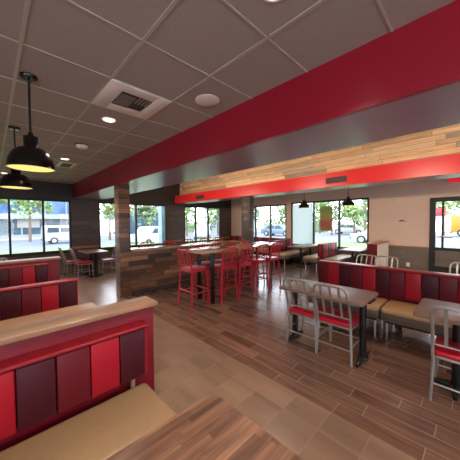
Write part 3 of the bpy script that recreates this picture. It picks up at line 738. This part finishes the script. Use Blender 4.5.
# trees
def tree(label, x, y, h, r, mat, n=700, seed=0, group=None):
    rng = random.Random(seed)
    t = thing('tree', label, 'tree', (x, y, ZT2), rng.uniform(0, 6), group)
    m = MB(); m.tube([(0, 0, 0), (.05, .03, h*.35), (0, .05, h*.7)], [.16, .12, .05], n=8)
    for k in range(5):
        a = k*1.26; m.tube([(0.02, .02, h*(.35+.05*k)), (r*.6*math.cos(a), r*.6*math.sin(a), h*(.55+.06*k))], [.06, .02], n=6)
    m.build('trunk', 'bark', t)
    b = bmesh.new()
    blobs = [(rng.uniform(-.55, .55)*r, rng.uniform(-.55, .55)*r, h*rng.uniform(.45, .92), r*rng.uniform(.3, .55)) for _ in range(12)]
    for _ in range(n):
        bx, by, bz, br = rng.choice(blobs)
        d = Vector((rng.gauss(0, 1), rng.gauss(0, 1), rng.gauss(0, 1))).normalized()*br*rng.uniform(.6, 1.05)
        c = Vector((bx, by, bz))+d; s = rng.uniform(.1, .22)*r/1.8
        u = Vector((rng.gauss(0, 1), rng.gauss(0, 1), rng.gauss(0, 1))).normalized(); v = u.orthogonal().normalized()
        b.faces.new([b.verts.new(c+u*s), b.verts.new(c+v*s*.7), b.verts.new(c-u*s), b.verts.new(c-v*s*.7)])
    me = MB(); me.bm.free(); me.bm = b; me.build('foliage', mat, t, smooth=False)
TR = [('green street tree at the left edge through the first window', -28, .2, 8, 2.2, 'leaf'),
      ('green tree against the blue glass building through the left window', -38, 3.4, 9, 2.4, 'leaf'),
      ('green tree beside the shop with the pale roof', -34, 11.2, 6.5, 2.0, 'leaf'),
      ('broad green tree behind the white pickup truck', -31, 15.6, 6.2, 3.0, 'leafdark'),
      ('tree over the road left of the head-on van', -33, 22.6, 6.4, 3.0, 'leaf'),
      ('tree standing right behind the head-on van', -31, 27.5, 6.4, 3.2, 'leaf'),
      ('pale tree in the last pane beside the dark corner wall', -24.5, 22.9, 5.8, 1.8, 'leafdark'),
      ('grey-green tree in the left pane of the paired window', -29.0, 34, 6.0, 2.0, 'leafdark'),
      ('bright green tree in the right pane of the paired window', -23.2, 35, 5.2, 2.3, 'leaf'),
      ('green tree left of the printed poster', -17.6, 37, 6.0, 2.2, 'leaf'),
      ('green tree showing just right of the poster', -13.6, 32, 5.0, 1.4, 'leafdark'),
      ('green tree under the small pendant lamp by the beige wall', -11.8, 35, 5.4, 2.2, 'leaf'),
      ('thin tall tree at the beige wall edge of the window', -7.3, 24.5, 5.6, .9, 'leafdark'),
      ('green tree outside the glass door above the yellow truck', -3.6, 46, 7.5, 3.0, 'leaf'),
      ('pale green tree at the photo edge outside the door', 5.5, 46, 7.5, 2.8, 'leafdark')]
for i, a in enumerate(TR): tree(*a, seed=i, n=800, group=None)
def hedge(label, x0, y0, x1, y1, h, seed):
    rng = random.Random(seed); L = math.hypot(x1-x0, y1-y0); b = bmesh.new()
    t = thing('hedge', label, 'hedge', ((x0+x1)/2, (y0+y1)/2, ZT2+.15), math.atan2(y1-y0, x1-x0))
    for _ in range(int(L*45)):
        c = Vector((rng.uniform(-L/2, L/2), rng.uniform(-.6, .6), h*(rng.random()**.7)*rng.uniform(.8, 1.1))); s = rng.uniform(.18, .4)
        u = Vector((rng.gauss(0, 1), rng.gauss(0, 1), rng.gauss(0, 1))).normalized(); v = u.orthogonal().normalized()
        b.faces.new([b.verts.new(c+u*s), b.verts.new(c+v*s*.7), b.verts.new(c-u*s), b.verts.new(c-v*s*.7)])
    me = MB(); me.bm.free(); me.bm = b; me.build('foliage', 'leafdark', t, smooth=False)
    m = MB(); m.box(-L/2, -.45, 0, L/2, .45, h*.7, bev=.1); m.build('core', 'leafdark', t)
hedge('long green hedge across the street behind the head-on van', -43, 27, -43, 36, 2.6, 50)
hedge('green hedge across the street behind the paired far window', -33, 43, -19, 43, 2.4, 51)
hedge('low green hedge across the street behind the poster window', -17.5, 43, -6.5, 43, 1.8, 52)
# column outside, red sign outside, person outside
t = thing('outdoor_column', 'pale blue-white column just outside the window above the half wall', 'column', (-10.7, 5.97, ZG))
m = MB(); m.box(-.16, -.17, .2, .16, .17, 3.0, bev=.01); m.build('shaft', 'bluewrap', t)
m = MB(); m.box(-.22, -.23, 0, .22, .23, .2, bev=.01); m.build('plinth', 'concrete', t)
t = thing('roadside_sign', 'red roadside sign seen through the sidelight of the door', 'sign', (-2.75, 27.5, -.22))
m = MB(); m.box(-.7, -.06, 2.2, .7, .06, 2.9, bev=.02); m.build('sign_board', 'redsign', t)
m = MB(); m.box(-.06, -.05, 0, .06, .05, 2.2); m.build('post', 'steel', t)

# ------------------------------------------------------------------ light
w = bpy.data.worlds.new('World'); SC.world = w; w.use_nodes = True
nt = w.node_tree; bg = nt.nodes['Background']
tc = nt.nodes.new('ShaderNodeTexCoord'); sp = nt.nodes.new('ShaderNodeSeparateXYZ'); nt.links.new(tc.outputs['Generated'], sp.inputs[0])
r = nt.nodes.new('ShaderNodeValToRGB'); r.color_ramp.elements[0].position = 0; r.color_ramp.elements[0].color = (.88, .94, 1, 1)
r.color_ramp.elements[1].position = .8; r.color_ramp.elements[1].color = (.72, .84, 1, 1)
nt.links.new(sp.outputs[2], r.inputs['Fac']); nt.links.new(r.outputs['Color'], bg.inputs['Color'])
bg.inputs['Strength'].default_value = 7.5

# ------------------------------------------------------------------ camera
yaw, pit, rol, f = -.7962, -.0318, -.0069, 245.0
F = Vector((math.sin(yaw)*math.cos(pit), math.cos(yaw)*math.cos(pit), math.sin(pit)))
R = Vector((math.cos(yaw), -math.sin(yaw), 0)); U = R.cross(F)
R2 = R*math.cos(rol)+U*math.sin(rol); U2 = -R*math.sin(rol)+U*math.cos(rol)
cam = bpy.data.cameras.new('camera'); cam.sensor_width = 36; cam.sensor_fit = 'HORIZONTAL'; cam.lens = 36*f/460; cam.clip_start = .02; cam.clip_end = 500
co = bpy.data.objects.new('camera', cam); C.objects.link(co)
mw = Matrix((R2, U2, -F)).transposed().to_4x4(); mw.translation = (0, 0, H); co.matrix_world = mw
SC.camera = co
vs = SC.view_settings
SC.display_settings.display_device = 'sRGB'
vs.view_transform = 'Standard'; vs.look = 'None'; vs.exposure = 0; vs.gamma = 1; vs.use_curve_mapping = False
